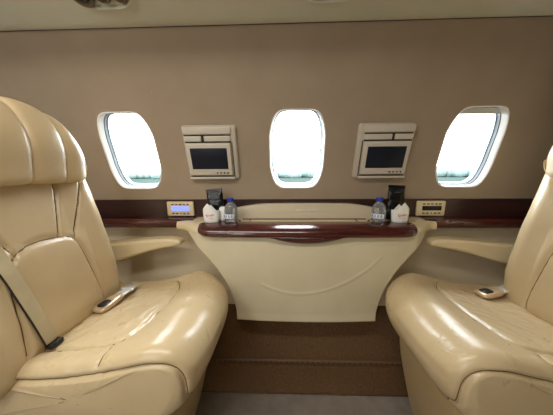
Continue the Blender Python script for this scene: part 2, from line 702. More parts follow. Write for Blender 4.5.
# ---------------------------------------------------------------- dado band and rail on the sidewall
bm = bmesh.new()
prof = [cyl(0, zs(z), off) for z, off in ((0.927, 0.002), (0.927, -0.004), (0.925, -0.006), (0.88, -0.006), (0.845, -0.006), (0.843, -0.004), (0.843, 0.002))]
grid(bm, [[Vector((X0 + (X1 - X0) * i / 20, p.y, p.z)) for i in range(21)] for p in prof])
auto(struct(link('trim_3', bm, 'wood_dark'), 'dark glossy wood band along the sidewall below the windows', 'trim'))
rail = catmull([(1.035, 0.845), (0.99, 0.8445), (0.972, 0.842), (0.962, 0.832), (0.960, 0.820), (0.965, 0.808), (0.98, 0.801), (1.035, 0.800)], 40, closed=False)
for n, (xa, xb) in enumerate(((X0, -0.415), (0.625, X1))):
    bm = bmesh.new()
    grid(bm, [[Vector((xa + (xb - xa) * i / 8, p[0], p[1])) for i in range(9)] for p in rail])
    struct(link('trim_%d' % (4 + n), bm, 'wood'), 'rounded red wood rail on the %s side of the console' % ('left', 'right')[n], 'trim')

# ---------------------------------------------------------------- outside
bm = bmesh.new()
rows = [[Vector((-400 + 800 * i / 8, 6 + 1500 * (j / 8) ** 2, -1.9)) for i in range(9)] for j in range(9)]
grid(bm, rows)
struct(link('field_ground', bm, 'field', smooth=False), 'flat pale green field far outside the windows', 'ground')
bm = bmesh.new()
for k in range(520):
    x = random.uniform(-260, 260)
    y = random.uniform(120, 150)
    h = random.uniform(2.8, 4.3) * (1.25 if x > 40 else 1.0)
    t = bmesh.new()
    bmesh.ops.create_icosphere(t, subdivisions=1, radius=1)
    for v in t.verts:
        v.co *= random.uniform(0.8, 1.15)
    t.transform(Matrix.Translation((x, y, -1.9 + h * 0.45)) @ Matrix.Diagonal((h * 1.0, h * 0.9, h * 0.75, 1)))
    me = bpy.data.meshes.new('t')
    t.to_mesh(me)
    t.free()
    bm.from_mesh(me)
    bpy.data.meshes.remove(me)
tag(link('distant_shrubbery', bm, 'foliage'), 'hazy green line of bushes low on the horizon outside the windows', 'bushes', kind='stuff')

# ---------------------------------------------------------------- table console
CX = 0.093
con = thing('table_console', 'cream table console with glossy red wood edge below the middle window', 'console', (CX, 0.95, 0.40))
# skirt: rows from top to bottom, half widths and depths
bm = bmesh.new()
NX = 160
rows = []
for j in range(91):
    v = j / 90.0
    z = 0.806 - v * (0.806 - 0.432)
    # half width of the front face
    hw_ = 0.291 + 0.222 * (1 - v) ** 2.2
    y_f = 0.868 - 0.030 * math.sin(PI * min(1, v * 1.1)) * 0.4 - 0.02 * v
    row = []
    for i in range(NX + 1):
        t = -1 + 2 * i / NX
        x = t * hw_
        y = y_f - 0.012 * (1 - t * t)
        row.append(Vector((CX + x, y, z)))
    # rounded side returning to the wall, flaring outward towards the top
    left, right = [], []
    fl = 0.05 * (1 - v) ** 2.2
    for k in range(1, 13):
        a = k / 12
        yy = y_f + (1.02 - y_f) * (a ** 1.3)
        xx = hw_ + 0.006 * math.sin(PI / 2 * min(1, a * 3)) + fl * a
        left.append(Vector((CX - xx, yy, z)))
        right.append(Vector((CX + xx, yy, z)))
    row = left[::-1] + row + right
    for p in row:
        e = min(1, max(0, (abs(p.x - CX) / 0.575 - 0.74) / 0.26))
        e = e * e * (3 - 2 * e)
        if p.y < 1.0:
            p.y += (1.0 - p.y) * 0.66 * e
    rows.append(row)
vs = grid(bm, rows)
# underside
bot = rows[-1]
v2 = [bm.verts.new(Vector((p.x, 1.0, p.z - 0.002))) for p in bot]
for i in range(len(bot) - 1):
    bm.faces.new((vs[-1][i], vs[-1][i + 1], v2[i + 1], v2[i]))
# shallow curved seam pressed in the covering
bmesh.ops.recalc_face_normals(bm, faces=bm.faces)
bm.normal_update()
arc = catmull([(-0.09, 0.600), (-0.02, 0.572), (0.06, 0.560), (0.15, 0.572), (0.24, 0.605), (0.33, 0.660), (0.39, 0.715)], 40, closed=False)
for v in bm.verts:
    if v.co.y < 0.885:
        d = seg_dist(np.array([[v.co.x, v.co.z]]), arc)[0]
        v.co.y -= 0.0022 * math.exp(-(d / 0.005) ** 2)
link('skirt', bm, 'console', con)

# cream top ledge with swept ends
bm = bmesh.new()
pr = catmull([(1.04, 0.838), (0.985, 0.8385), (0.93, 0.837), (0.895, 0.833), (0.872, 0.826), (0.862, 0.814), (0.868, 0.802), (0.89, 0.797), (1.04, 0.797)], 44, closed=False)
rows = []
n = 80
for i in range(n + 1):
    t = -1 + 2 * i / n
    x = 0.575 * t
    # ends taper back towards the wall
    e = max(0, (abs(t) - 0.74) / 0.26)
    e = e * e * (3 - 2 * e)
    rows.append([Vector((CX + x, y + (1.0 - y) * (0.66 * e) if y < 0.99 else y, z + 0.0015 * e)) for y, z in pr])
vs = grid(bm, rows)
bm.faces.new(vs[0][::-1])
bm.faces.new(vs[-1])
auto(link('ledge', bm, 'cream', con), 50)

# wood edge: rounded ends, three panels with two joints
wp = catmull([(0.925, 0.8425), (0.898, 0.8430), (0.872, 0.8390), (0.852, 0.8300), (0.841, 0.8160), (0.840, 0.8035), (0.847, 0.7960), (0.860, 0.7930), (0.895, 0.797), (0.922, 0.834)], 60, closed=True)


def wood_piece(name, xa, xb, round_a, round_b, lip=False):
    bm = bmesh.new()
    rows = []
    n = 70
    cy, cz = 0.92, 0.822
    for i in range(n + 1):
        t = i / n
        x = xa + (xb - xa) * t
        k = 1.0
        if round_a:
            e = (x - xa) / 0.085
            if e < 1:
                k = math.sqrt(max(0, 1 - (1 - e) ** 2.4))
        if round_b:
            e = (xb - x) / 0.085
            if e < 1:
                k = math.sqrt(max(0, 1 - (1 - e) ** 2.4))
        k = max(k, 0.02)
        row = []
        for y, z in wp:
            yy = 0.925 + (y - 0.925) * (0.35 + 0.65 * k)
            # the middle bows forward slightly
            yy -= 0.010 * (1 - ((x - CX) / 0.45) ** 2) * max(0, (0.925 - y) / 0.085)
            zz = cz + (z - cz) * (0.5 + 0.5 * k if y > 0.87 else 0.25 + 0.75 * k)
            row.append(Vector((x, yy, zz)))
        rows.append(row)
    vs = grid(bm, rows, True)
    bm.faces.new(vs[0])
    bm.faces.new(vs[-1][::-1])
    return auto(link(name, bm, 'wood', con), 60)


J1, J2 = -0.225, 0.405
wood_piece('wood_edge', -0.362, J1 - 0.0008, True, False)
wood_piece('wood_edge', J1 + 0.0008, J2 - 0.0008, False, False)
wood_piece('wood_edge', J2 + 0.0008, 0.545, False, True)
# finger pull: lens shaped lip hanging below the middle of the edge
bm = bmesh.new()
rows = []
for i in range(49):
    t = -1 + 2 * i / 48
    x = CX - 0.002 + 0.155 * t
    h = 0.027 * (1 - t * t) + 0.0005
    rows.append([Vector((x, 0.832, 0.801)), Vector((x, 0.829, 0.801 - h * 0.5)), Vector((x, 0.834, 0.801 - h)), Vector((x, 0.848, 0.801 - h * 0.8)), Vector((x, 0.864, 0.801))])
vs = grid(bm, rows, True)
bm.faces.new(vs[0]); bm.faces.new(vs[-1][::-1])
lp = link('finger_pull', bm, 'wood', con)
# leaf cover seams in the ledge
bm = bmesh.new()
for x in (-0.148, 0.322):
    rbox(bm, (x, 0.956, 0.8395), (0.0016, 0.052, 0.0025), 0)
rbox(bm, (CX, 0.986, 0.840), (0.56, 0.0028, 0.004), 0)
link('cover_joint', bm, 'groove', con, smooth=False)

# raised back panel with an arched top
bm = bmesh.new()
rows = []
for i in range(61):
    t = -1 + 2 * i / 60
    x = CX + 0.006 + 0.332 * t
    e = max(0, (abs(t) - 0.55) / 0.45)
    zt_ = 0.910 - 0.020 * e ** 1.6 - 0.004 * t * t
    rows.append([Vector((x, 0.9895, 0.838)), Vector((x, 0.9890, 0.86)), Vector((x, 0.991, zt_ - 0.005)), Vector((x, 0.993, zt_ - 0.001)), Vector((x, 0.998, zt_)), Vector((x, 1.035, zt_)), Vector((x, 1.035, 0.838))])
vs = grid(bm, rows, True)
bm.faces.new(vs[0]); bm.faces.new(vs[-1][::-1])
bp = auto(link('back_panel', bm, 'cream_d', con), 50)
# small pale lettering, too faint to read
bm = bmesh.new()
x = 0.060
random.seed(3)
for k in range(15):
    w_ = random.choice((0.0042, 0.0052, 0.0062))
    h = random.choice((0.0050, 0.0050, 0.0075))
    z0 = 0.8775
    rbox(bm, (x, 0.9878, z0 + h / 2), (0.0012, 0.0034, h), 0)
    rbox(bm, (x + w_ * 0.45, 0.9878, z0 + (0.0048 if k % 3 else 0.0006)), (w_ * 0.7, 0.0034, 0.0011), 0)
    if k % 2:
        rbox(bm, (x + w_ * 0.75, 0.9878, z0 + 0.0025), (0.0011, 0.0034, 0.0048), 0)
    x += w_ + 0.0012
link('lettering', bm, 'letter', bp, smooth=False)['label'] = 'faint silver lettering'

# ---------------------------------------------------------------- monitors
def wall_frame(x, s):
    """matrix: x right, y outboard, z up along the wall"""
    th = s / R
    o = cyl(x, s)
    zax = Vector((0, -math.sin(th), math.cos(th)))
    yax = Vector((0, math.cos(th), math.sin(th)))
    return Matrix(((1, yax.x, zax.x, o.x), (0, yax.y, zax.y, o.y), (0, yax.z, zax.z, o.z), (0, 0, 0, 1)))


def monitor(x, s, label, split, flip):
    Wd, H = 0.214, 0.229
    F = wall_frame(x, s)
    t = thing('fold_down_monitor', label, 'monitor', F.translation, 'monitors mounted on the cabin sidewall')
    bm = bmesh.new()
    # wedge housing: back flush, face standing proud and slightly more at the bottom
    sg = -1 if flip else 1
    rbox(bm, (sg * 0.007, -0.008, 0), (Wd + 0.014, 0.030, H), 0.010, 4, F)
    auto(link('housing', bm, 'bezel2', t))
    bm = bmesh.new()
    # sloping top shelf
    rbox(bm, (0, -0.026, H / 2 - 0.020), (Wd - 0.012, 0.012, 0.030), 0.004, 3, F)
    auto(link('top_cover', bm, 'bezel', t))
    bm = bmesh.new()
    zb = H / 2 - 0.052
    a = Wd * split
    x0 = -Wd / 2 + 0.010
    x1 = Wd / 2 - 0.010
    xm = x0 + (x1 - x0) * split
    rbox(bm, ((x0 + xm) / 2 - 0.003, -0.026, zb), (xm - x0 - 0.006, 0.014, 0.022), 0.003, 3, F)
    rbox(bm, ((x1 + xm) / 2 + 0.003, -0.026, zb), (x1 - xm - 0.006, 0.014, 0.022), 0.003, 3, F)
    lt = auto(link('latch_bar', bm, 'bezel', t))
    bm = bmesh.new()
    rbox(bm, (xm, -0.024, zb), (0.009, 0.006, 0.024), 0, 1, F)
    rbox(bm, (0, -0.0235, zb - 0.0135), (x1 - x0, 0.004, 0.006), 0, 1, F)
    rbox(bm, (0, -0.0235, zb + 0.0130), (x1 - x0, 0.004, 0.004), 0, 1, F)
    sd = -1 if flip else 1
    rbox(bm, (sd * (Wd / 2 - 0.006), -0.0235, -0.030), (0.003, 0.004, H - 0.075), 0, 1, F)
    rbox(bm, (0, -0.0235, -H / 2 + 0.014), (Wd - 0.02, 0.004, 0.004), 0, 1, F)
    link('shadow_gap', bm, 'groove', t, smooth=False)
    bm = bmesh.new()
    rbox(bm, (0, -0.028, -0.025), (Wd - 0.022, 0.016, 0.140), 0.006, 4, F)
    pn = auto(link('display_panel', bm, 'bezel', t))
    bm = bmesh.new()
    rbox(bm, (0.0, -0.0362, -0.020), (0.158, 0.0024, 0.090), 0.001, 2, F)
    auto(link('screen', bm, 'screen', pn))
    for k in range(4):
        bm = bmesh.new()
        tube(bm, [F @ Vector((0.028 + k * 0.0155, -0.0355, -0.082)), F @ Vector((0.028 + k * 0.0155, -0.0385, -0.082))], 0.0034, 10)
        link('button', bm, 'button', pn)
    bm = bmesh.new()
    rbox(bm, (0, -0.026, -H / 2 + 0.006), (Wd - 0.010, 0.012, 0.011), 0.004, 3, F)
    auto(link('bottom_rail', bm, 'bezel', t))
    return t


monitor(-0.318, 0.2935, 'beige fold-down monitor between the left and middle windows', 0.40, False)
monitor(0.430, 0.2935, 'beige fold-down monitor between the middle and right windows', 0.60, True)

# ---------------------------------------------------------------- control panels on the wood band
def control(x, z, label, lit):
    F = wall_frame(x, zs(z))
    t = thing('control_panel', label, 'control panel', F.translation, 'control panels on the wood band')
    bm = bmesh.new()
    rbox(bm, (0, -0.012, 0), (0.128, 0.014, 0.070), 0.006, 4, F)
    auto(link('faceplate', bm, 'cream', t))
    bm = bmesh.new()
    rbox(bm, (0.002, -0.0195, 0.002), (0.086, 0.002, 0.021), 0.0008, 2, F)
    auto(link('display', bm, 'lcd_on' if lit else 'lcd_off', t))
    for k in range(5):
        for zz in (0.0215, -0.021):
            if zz < 0 and k == 2:
                bm = bmesh.new()
                tube(bm, [F @ Vector((0.002, -0.0185, zz)), F @ Vector((0.002, -0.021, zz))], 0.0028, 8)
            else:
                bm = bmesh.new()
                rbox(bm, (-0.034 + k * 0.0178 + 0.0, -0.0195, zz), (0.011, 0.003, 0.0052), 0.001, 2, F)
            link('button', bm, 'button', t)
    return t


control(-0.487, 0.884, 'cream control panel with lit blue display on the left wood band', True)
control(0.674, 0.884, 'cream control panel with black display on the right wood band', False)

# ---------------------------------------------------------------- seats
MT['seam'] = Mat('seam_thread', srgb(112, 88, 52), 0.6).m
from mathutils.bvhtree import BVHTree


def seam_lines(name, cushion, lines, parent, r=0.0012):
    """cords lying in the seams; lines: (list of start points, direction) cast on the cushion"""
    dg = [v.co.copy() for v in cushion.data.vertices]
    bv = BVHTree.FromPolygons(dg, [tuple(p.vertices) for p in cushion.data.polygons])
    off = cushion.matrix_parent_inverse @ Vector((0, 0, 0)) * 0
    bm = bmesh.new()
    for pts, d in lines:
        run = []
        for p in pts:
            h = bv.ray_cast(Vector(p), Vector(d))
            if h[0] is not None:
                q = h[0] + h[1] * 0.0002 * (1 if h[1].dot(Vector(d)) < 0 else -1)
                if run and (q - run[-1]).length > 0.06:
                    if len(run) > 3:
                        tube(bm, run, r, 5)
                    run = []
                run.append(q)
        if len(run) > 3:
            tube(bm, run, r, 5)
    return link(name, bm, 'seam', parent)


MIR = 0.087


def make_seat(m, label):
    """m = -1 left seat (faces +X), m = +1 right seat (faces -X)"""
    def tf(p):
        return Vector((MIR + m * p[0], p[1], p[2]))
    root = thing('lounge_seat', label, 'seat', (MIR + m * 0.56, 0.64, 0.0), 'leather club seats facing each other')
    Y0, Y1 = 0.437, 0.885
    # --- cushion
    prof = catmull([(0.86, 0.580), (0.74, 0.584), (0.62, 0.592), (0.52, 0.607), (0.445, 0.626), (0.390, 0.638), (0.340, 0.629), (0.305, 0.600), (0.291, 0.555),
                    (0.303, 0.505), (0.335, 0.462), (0.380, 0.436), (0.46, 0.422), (0.65, 0.418), (0.84, 0.418), (0.88, 0.44), (0.885, 0.52)], 210)
    rows = puff(prof, Y0, Y1, 0.034, n_mid=90, n_r=14, n_cap=22, bulge=0.006)
    top_seam = np.array([(0.86, 0.500), (0.70, 0.502), (0.56, 0.508), (0.515, 0.520), (0.500, 0.56), (0.487, 0.64), (0.484, 0.72), (0.497, 0.80), (0.53, 0.845), (0.60, 0.862), (0.86, 0.866)])
    top_seam = catmull(top_seam, 70, closed=False)
    near_link = np.array([(0.535, 0.512), (0.530, 0.48), (0.528, 0.445)])
    side_seam = catmull([(0.88, 0.556), (0.79, 0.558), (0.63, 0.566), (0.485, 0.592), (0.415, 0.608), (0.366, 0.608), (0.336, 0.590), (0.324, 0.55), (0.328, 0.50), (0.335, 0.450), (0.38, 0.42)], 70, closed=False)

    def sc(P, N):
        d = np.zeros(len(P))
        topm = np.clip((N[:, 2] - 0.05) * 4, 0, 1) * (P[:, 2] > 0.5)
        D = seg_dist(P[:, :2], top_seam)
        g = np.exp(-(D / 0.0045) ** 2)
        d -= 0.010 * g * topm
        d += 0.004 * (1 - np.exp(-(D / 0.03) ** 2)) * topm
        D2 = seg_dist(P[:, :2], near_link)
        d -= 0.005 * np.exp(-(D2 / 0.004) ** 2) * topm
        nearm = (P[:, 1] < Y0 + 0.05)
        D3 = seg_dist(P[:, [0, 2]], side_seam)
        d -= 0.0085 * np.exp(-(D3 / 0.0048) ** 2) * nearm
        # wrinkles on the centre panel and bolster
        w = np.array([noise.noise(Vector((p[0] * 9 + 3 * m, p[1] * 22, p[2] * 9))) for p in P])
        w2 = np.array([noise.noise(Vector((p[0] * 30 + p[1] * 22, p[1] * 14 - p[0] * 12, 5 + m))) for p in P])
        inside = (P[:, 0] > 0.50) * 1.0
        rid = 1 - np.abs(w2) * 2
        d += topm * (0.0026 * w + 0.0030 * inside * np.clip(rid, 0, 1) ** 3)
        return d

    def warp(P):
        Q = P.copy()
        t = (P[:, 1] - (Y0 + Y1) / 2) / ((Y1 - Y0) / 2)
        # plan rounding of the front corners, stronger by the wall
        f = np.clip((0.62 - P[:, 0]) / 0.30, 0, 1)
        tt = np.clip(t, -1, 1)
        pull = np.where(tt > 0, 0.085 * np.abs(tt) ** 3.2, 0.030 * np.abs(tt) ** 4)
        Q[:, 0] = P[:, 0] + f * pull
        # crown across
        tm = np.clip((P[:, 2] - 0.50) / 0.08, 0, 1)
        Q[:, 2] += tm * np.where(tt > 0, 0.010 * np.abs(tt) ** 3 * np.clip((P[:, 0] - 0.36) / 0.1, 0, 1), 0)
        return Q
    cu = puff_mesh('seat_cushion', rows, 'leather', tf, sc, root, warp)
    dens = lambda a, n=160: catmull([tuple(p) for p in a], n, closed=False)
    seam_lines('seam', cu, [([tf((p[0], p[1], 0.9)) for p in dens(top_seam[::6])], (0, 0, -1)),
                            ([tf((p[0], p[1], 0.9)) for p in dens(near_link, 30)], (0, 0, -1)),
                            ([tf((p[0], 0.2, p[1])) for p in dens(side_seam[::4])], (0, 1, 0))], cu)

    # --- backrest
    bprof = catmull([(0.738, 0.545), (0.728, 0.60), (0.742, 0.69), (0.762, 0.80), (0.785, 0.90), (0.812, 1.00), (0.838, 1.10), (0.860, 1.19), (0.885, 1.225), (0.925, 1.22),
                     (0.950, 1.15), (0.945, 1.00), (0.925, 0.80), (0.905, 0.62), (0.88, 0.53), (0.80, 0.51)], 200)
    rows = puff(bprof, 0.375, 0.805, 0.050, n_mid=90, n_r=12, n_cap=8, bulge=0.004)
    # seams in (y, z)
    s_arch = catmull([(0.468, 0.60), (0.474, 0.72), (0.485, 0.80), (0.510, 0.842), (0.56, 0.862), (0.625, 0.860), (0.668, 0.847), (0.684, 0.80), (0.692, 0.74), (0.704, 0.64), (0.706, 0.58)], 70, closed=False)
    s_v1 = catmull([(0.685, 1.20), (0.682, 1.025), (0.657, 0.93), (0.634, 0.862)], 30, closed=False)
    s_v2 = catmull([(0.765, 1.04), (0.742, 0.985), (0.722, 0.94), (0.676, 0.846)], 30, closed=False)
    s_v3 = catmull([(0.462, 1.20), (0.470, 1.02), (0.490, 0.93), (0.512, 0.846)], 30, closed=False)
    s_v4 = catmull([(0.410, 1.02), (0.435, 0.93), (0.480, 0.81)], 30, closed=False)

    def sb(P, N):
        fm = np.clip((-N[:, 0] - 0.1) * 3, 0, 1)
        Q = P[:, 1:]
        d = np.zeros(len(P))
        for L, dep, w_ in ((s_arch, 0.010, 0.005), (s_v1, 0.009, 0.0045), (s_v2, 0.0075, 0.0036), (s_v3, 0.009, 0.0045), (s_v4, 0.007, 0.004)):
            D = seg_dist(Q, L)
            d -= dep * np.exp(-(D / w_) ** 2)
        # lumbar pillow bulge
        b = np.clip(1 - ((Q[:, 0] - 0.588) / 0.125) ** 2, 0, 1) * np.clip(1 - ((Q[:, 1] - 0.725) / 0.138) ** 4, 0, 1)
        d += 0.016 * np.sqrt(b)
        # upper panel hollow and side wings
        wing = np.clip((np.abs(Q[:, 0] - 0.59) - 0.09) / 0.08, 0, 1) * np.clip((Q[:, 1] - 0.58) / 0.1, 0, 1)
        d += 0.018 * wing
        w = np.array([noise.noise(Vector((p[0] * 6 + m, p[1] * 13, p[2] * 16))) for p in P])
        d += 0.0020 * w
        return d * fm
    bk = puff_mesh('backrest', rows, 'leather_back', tf, sb, root)
    seam_lines('seam', bk, [([tf((0.5, p[0], p[1])) for p in L[::1]], (m, 0, 0)) for L in (s_arch, s_v1, s_v2, s_v3, s_v4)], bk)

    # --- headrest, five puffed flutes
    hprof = catmull([(0.770, 1.075), (0.778, 1.028), (0.815, 1.020), (0.870, 1.030), (0.925, 1.06), (0.955, 1.14), (0.950, 1.205), (0.915, 1.252), (0.862, 1.264), (0.815, 1.240), (0.782, 1.185), (0.768, 1.130)], 110)
    rows = puff(hprof, 0.375, 0.795, 0.070, n_mid=110, n_r=16, n_cap=12, bulge=0.006)
    seams = [0.405, 0.502, 0.600, 0.697]

    def sh(P, N):
        d = np.zeros(len(P))
        cen = 0.585
        for s0 in seams:
            x = np.abs(P[:, 1] - (s0 + 0.05 * (s0 - cen) * 2 * (P[:, 2] - 1.15)))
            d -= 0.011 * np.exp(-(x / 0.010)) * np.clip(1 - 0.0 * N[:, 1], 0, 1)
        w = np.array([noise.noise(Vector((p[0] * 12 + m, p[1] * 16, p[2] * 9))) for p in P])
        d += 0.002 * w
        return d

    def hw(P):
        Q = P.copy()
        t = np.clip((P[:, 1] - 0.585) / 0.21, -1, 1)
        # top corners droop, wrap forward at the ends
        Q[:, 2] += np.clip((P[:, 2] - 1.06) / 0.2, 0, 1) * (-0.050 * np.abs(t) ** 3.0)
        Q[:, 1] += np.clip((P[:, 2] - 1.10) / 0.2, 0, 1) * (-0.030 * t * np.abs(t))
        return Q
    hd = puff_mesh('headrest', rows, 'leather_back', tf, sh, root, hw)

    # --- armrest by the wall
    apro = []
    top = [(0.528, 0.740), (0.516, 0.752), (0.528, 0.766), (0.58, 0.772), (0.66, 0.768), (0.76, 0.757), (0.86, 0.748), (0.93, 0.742), (0.93, 0.65), (0.84, 0.662), (0.76, 0.682), (0.68, 0.708), (0.60, 0.728)]
    ap = catmull(top, 110)
    rows = puff(ap, 0.880, 0.950, 0.013, n_mid=14, n_r=8, n_cap=5, bulge=0.0)

    def aw(P):
        Q = P.copy()
        f = np.clip((0.66 - P[:, 0]) / 0.14, 0, 1)
        Q[:, 0] += 0.016
        Q[:, 1] = 0.925 + (P[:, 1] - 0.915) * (1 - 0.25 * f ** 2)
        return Q
    puff_mesh('armrest', rows, 'leather_arm', tf, None, root, aw)

    # --- base shroud
    bp_ = catmull([(0.420, 0.420), (0.396, 0.400), (0.402, 0.31), (0.438, 0.15), (0.475, 0.012), (0.488, 0.002), (0.60, 0.002), (0.86, 0.002), (0.875, 0.02), (0.88, 0.39), (0.86, 0.420), (0.60, 0.420)], 120)
    rows = puff(bp_, 0.470, 0.850, 0.022, n_mid=30, n_r=8, n_cap=18, bulge=0.0)
    bs = catmull([(0.56, 0.0), (0.52, 0.15), (0.505, 0.25), (0.525, 0.31), (0.57, 0.33), (0.64, 0.335), (0.85, 0.335)], 50, closed=False)

    def sbase(P, N):
        D = seg_dist(P[:, [0, 2]], bs)
        return -0.004 * np.exp(-(D / 0.004) ** 2) * (P[:, 1] < 0.49)
    ba = puff_mesh('base', rows, 'leather_side', tf, sbase, root)
    seam_lines('seam', ba, [([tf((p[0], 0.2, p[1])) for p in bs], (0, 1, 0))], ba)

    # --- shoulder belt lying over the backrest
    def back_u(y, z):
        zz = [0.55, 0.60, 0.69, 0.80, 0.90, 1.00, 1.10]
        uu = [0.735, 0.728, 0.742, 0.762, 0.785, 0.812, 0.838]
        b = max(0, 1 - ((y - 0.588) / 0.125) ** 2) * max(0, 1 - ((z - 0.725) / 0.138) ** 4)
        wing = min(1, max(0, (abs(y - 0.59) - 0.09) / 0.08))
        return float(np.interp(z, zz, uu)) - 0.016 * math.sqrt(b) - 0.018 * wing
    path = catmull([(0.452, 1.03), (0.462, 0.94), (0.474, 0.86), (0.486, 0.78), (0.498, 0.70), (0.508, 0.635), (0.514, 0.604)], 40, closed=False)
    bm = bmesh.new()
    be = bmesh.new()
    rows, re = [], []
    for i, (y, z) in enumerate(path):
        u_ = min(back_u(y - 0.015, z), back_u(y + 0.015, z), back_u(y, z)) - 0.007
        tw = i / 39.0
        hw2 = 0.0145
        dz = 0.35 * hw2
        a = Vector((u_, y - hw2, z - dz)); b = Vector((u_, y + hw2, z + dz * 0.6))
        rows.append([a, (a + b) / 2 + Vector((-0.001, 0, 0)), b, b + Vector((0.003, 0, 0)), a + Vector((0.003, 0, 0))])
        re.append(a + Vector((0.0005, -0.002, 0)))
    rows = [[tf(p) for p in r_] for r_ in rows]
    vs = grid(bm, rows, True)
    bm.faces.new(vs[0]); bm.faces.new(vs[-1][::-1])
    belt = auto(link('shoulder_belt', bm, 'webbing', root), 40)
    bm = bmesh.new()
    tube(bm, [tf(p) for p in re], 0.0022, 6)
    link('belt_edging', bm, 'webbing_edge', belt)
    bm = bmesh.new()
    e = path[-1]
    rbox(bm, tf(Vector((back_u(e[0], e[1]) - 0.012, e[0], 0.597))), (0.020, 0.034, 0.014), 0.003)
    auto(link('belt_anchor', bm, 'black', belt))
    bpy.data.meshes
    # --- lap belt and buckle resting on the cushion
    by, bu, bz = 0.715, 0.690, 0.604
    ang = math.radians(-26) if m < 0 else math.radians(206)
    lb = None
    return root, tf


left_seat, tfl = make_seat(-1, 'tan leather lounge seat on the left, buckle lying on its cushion')
right_seat, tfr = make_seat(1, 'tan leather lounge seat on the right, facing the left one')


def buckle(root, loc, ang, tail):
    T = Matrix.Translation(loc) @ Matrix.Rotation(ang, 4, 'Z') @ Matrix.Rotation(math.radians(-6), 4, 'Y') @ Matrix.Scale(1.22, 4)
    # domed oval body, long axis local X
    bm = bmesh.new()
    rows = []
    for j in range(13):
        a = -PI / 2 + PI * j / 12
        r_ = max(math.cos(a), 0.02) ** 0.55
        z = 0.0085 * math.sin(a) + 0.0085
        row = []
        for i in range(36):
            t = 2 * PI * i / 36
            c, s_ = math.cos(t), math.sin(t)
            x = 0.040 * (abs(c) ** 0.55) * (1 if c > 0 else -1) * r_
            y = 0.021 * (abs(s_) ** 0.6) * (1 if s_ > 0 else -1) * r_ * (1 - 0.18 * (x / 0.034))
            row.append(T @ Vector((x, y, z)))
        rows.append(row)
    vs = grid(bm, rows, True)
    bm.faces.new(vs[0]); bm.faces.new(vs[-1][::-1])
    b = link('belt_buckle', bm, 'gold', root)
    bm = bmesh.new()
    rows = []
    for f, z in ((1, 0.0155), (1, 0.0182), (0.6, 0.0192), (0.05, 0.0195)):
        rows.append([T @ Vector((-0.014 + 0.015 * f * math.copysign(abs(math.cos(2 * PI * i / 24)) ** 0.5, math.cos(2 * PI * i / 24)), 0.013 * f * math.copysign(abs(math.sin(2 * PI * i / 24)) ** 0.6, math.sin(2 * PI * i / 24)), z - 0.0010)) for i in range(24)])
    vs = grid(bm, rows, True)
    bm.faces.new(vs[-1])
    link('release_button', bm, 'black', b)
    bm = bmesh.new()
    rbox(bm, (0.044, 0, 0.011), (0.034, 0.032, 0.005), 0.002, 2, T)
    rbox(bm, (0.060, 0, 0.011), (0.014, 0.042, 0.007), 0.003, 2, T)
    auto(link('latch_tongue', bm, 'tongue', b))
    bm = bmesh.new()
    P = catmull(tail, 20, closed=False)
    rows = []
    for i, p in enumerate(P):
        q = P[min(i + 1, 19)] - P[max(i - 1, 0)]
        sd = Vector((-q[1], q[0], 0)).normalized() * 0.018
        p = Vector(p)
        rows.append([p - sd, p + sd, p + sd + Vector((0, 0, 0.003)), p - sd + Vector((0, 0, 0.003))])
    vs = grid(bm, rows, True)
    bm.faces.new(vs[0]); bm.faces.new(vs[-1][::-1])
    auto(link('lap_belt', bm, 'tongue', b), 40)


buckle(left_seat, (-0.606, 0.690, 0.596), math.radians(78), [(-0.590, 0.765, 0.610), (-0.600, 0.792, 0.610), (-0.640, 0.805, 0.602)])
buckle(right_seat, (0.760, 0.772, 0.600), math.radians(8), [(0.834, 0.782, 0.612), (0.860, 0.780, 0.610), (0.885, 0.776, 0.600)])

# ---------------------------------------------------------------- things on the ledge
ZT = 0.8435


def cup_ring(x, y, label):
    bm = bmesh.new()
    P = [(x + 0.036 * math.cos(a), y + 0.030 * math.sin(a), 0.8395) for a in np.linspace(0, 2 * PI, 40, endpoint=False)]
    tube(bm, P, 0.0022, 8, closed=True)
    return link('cup_holder_rim', bm, 'groove', con)


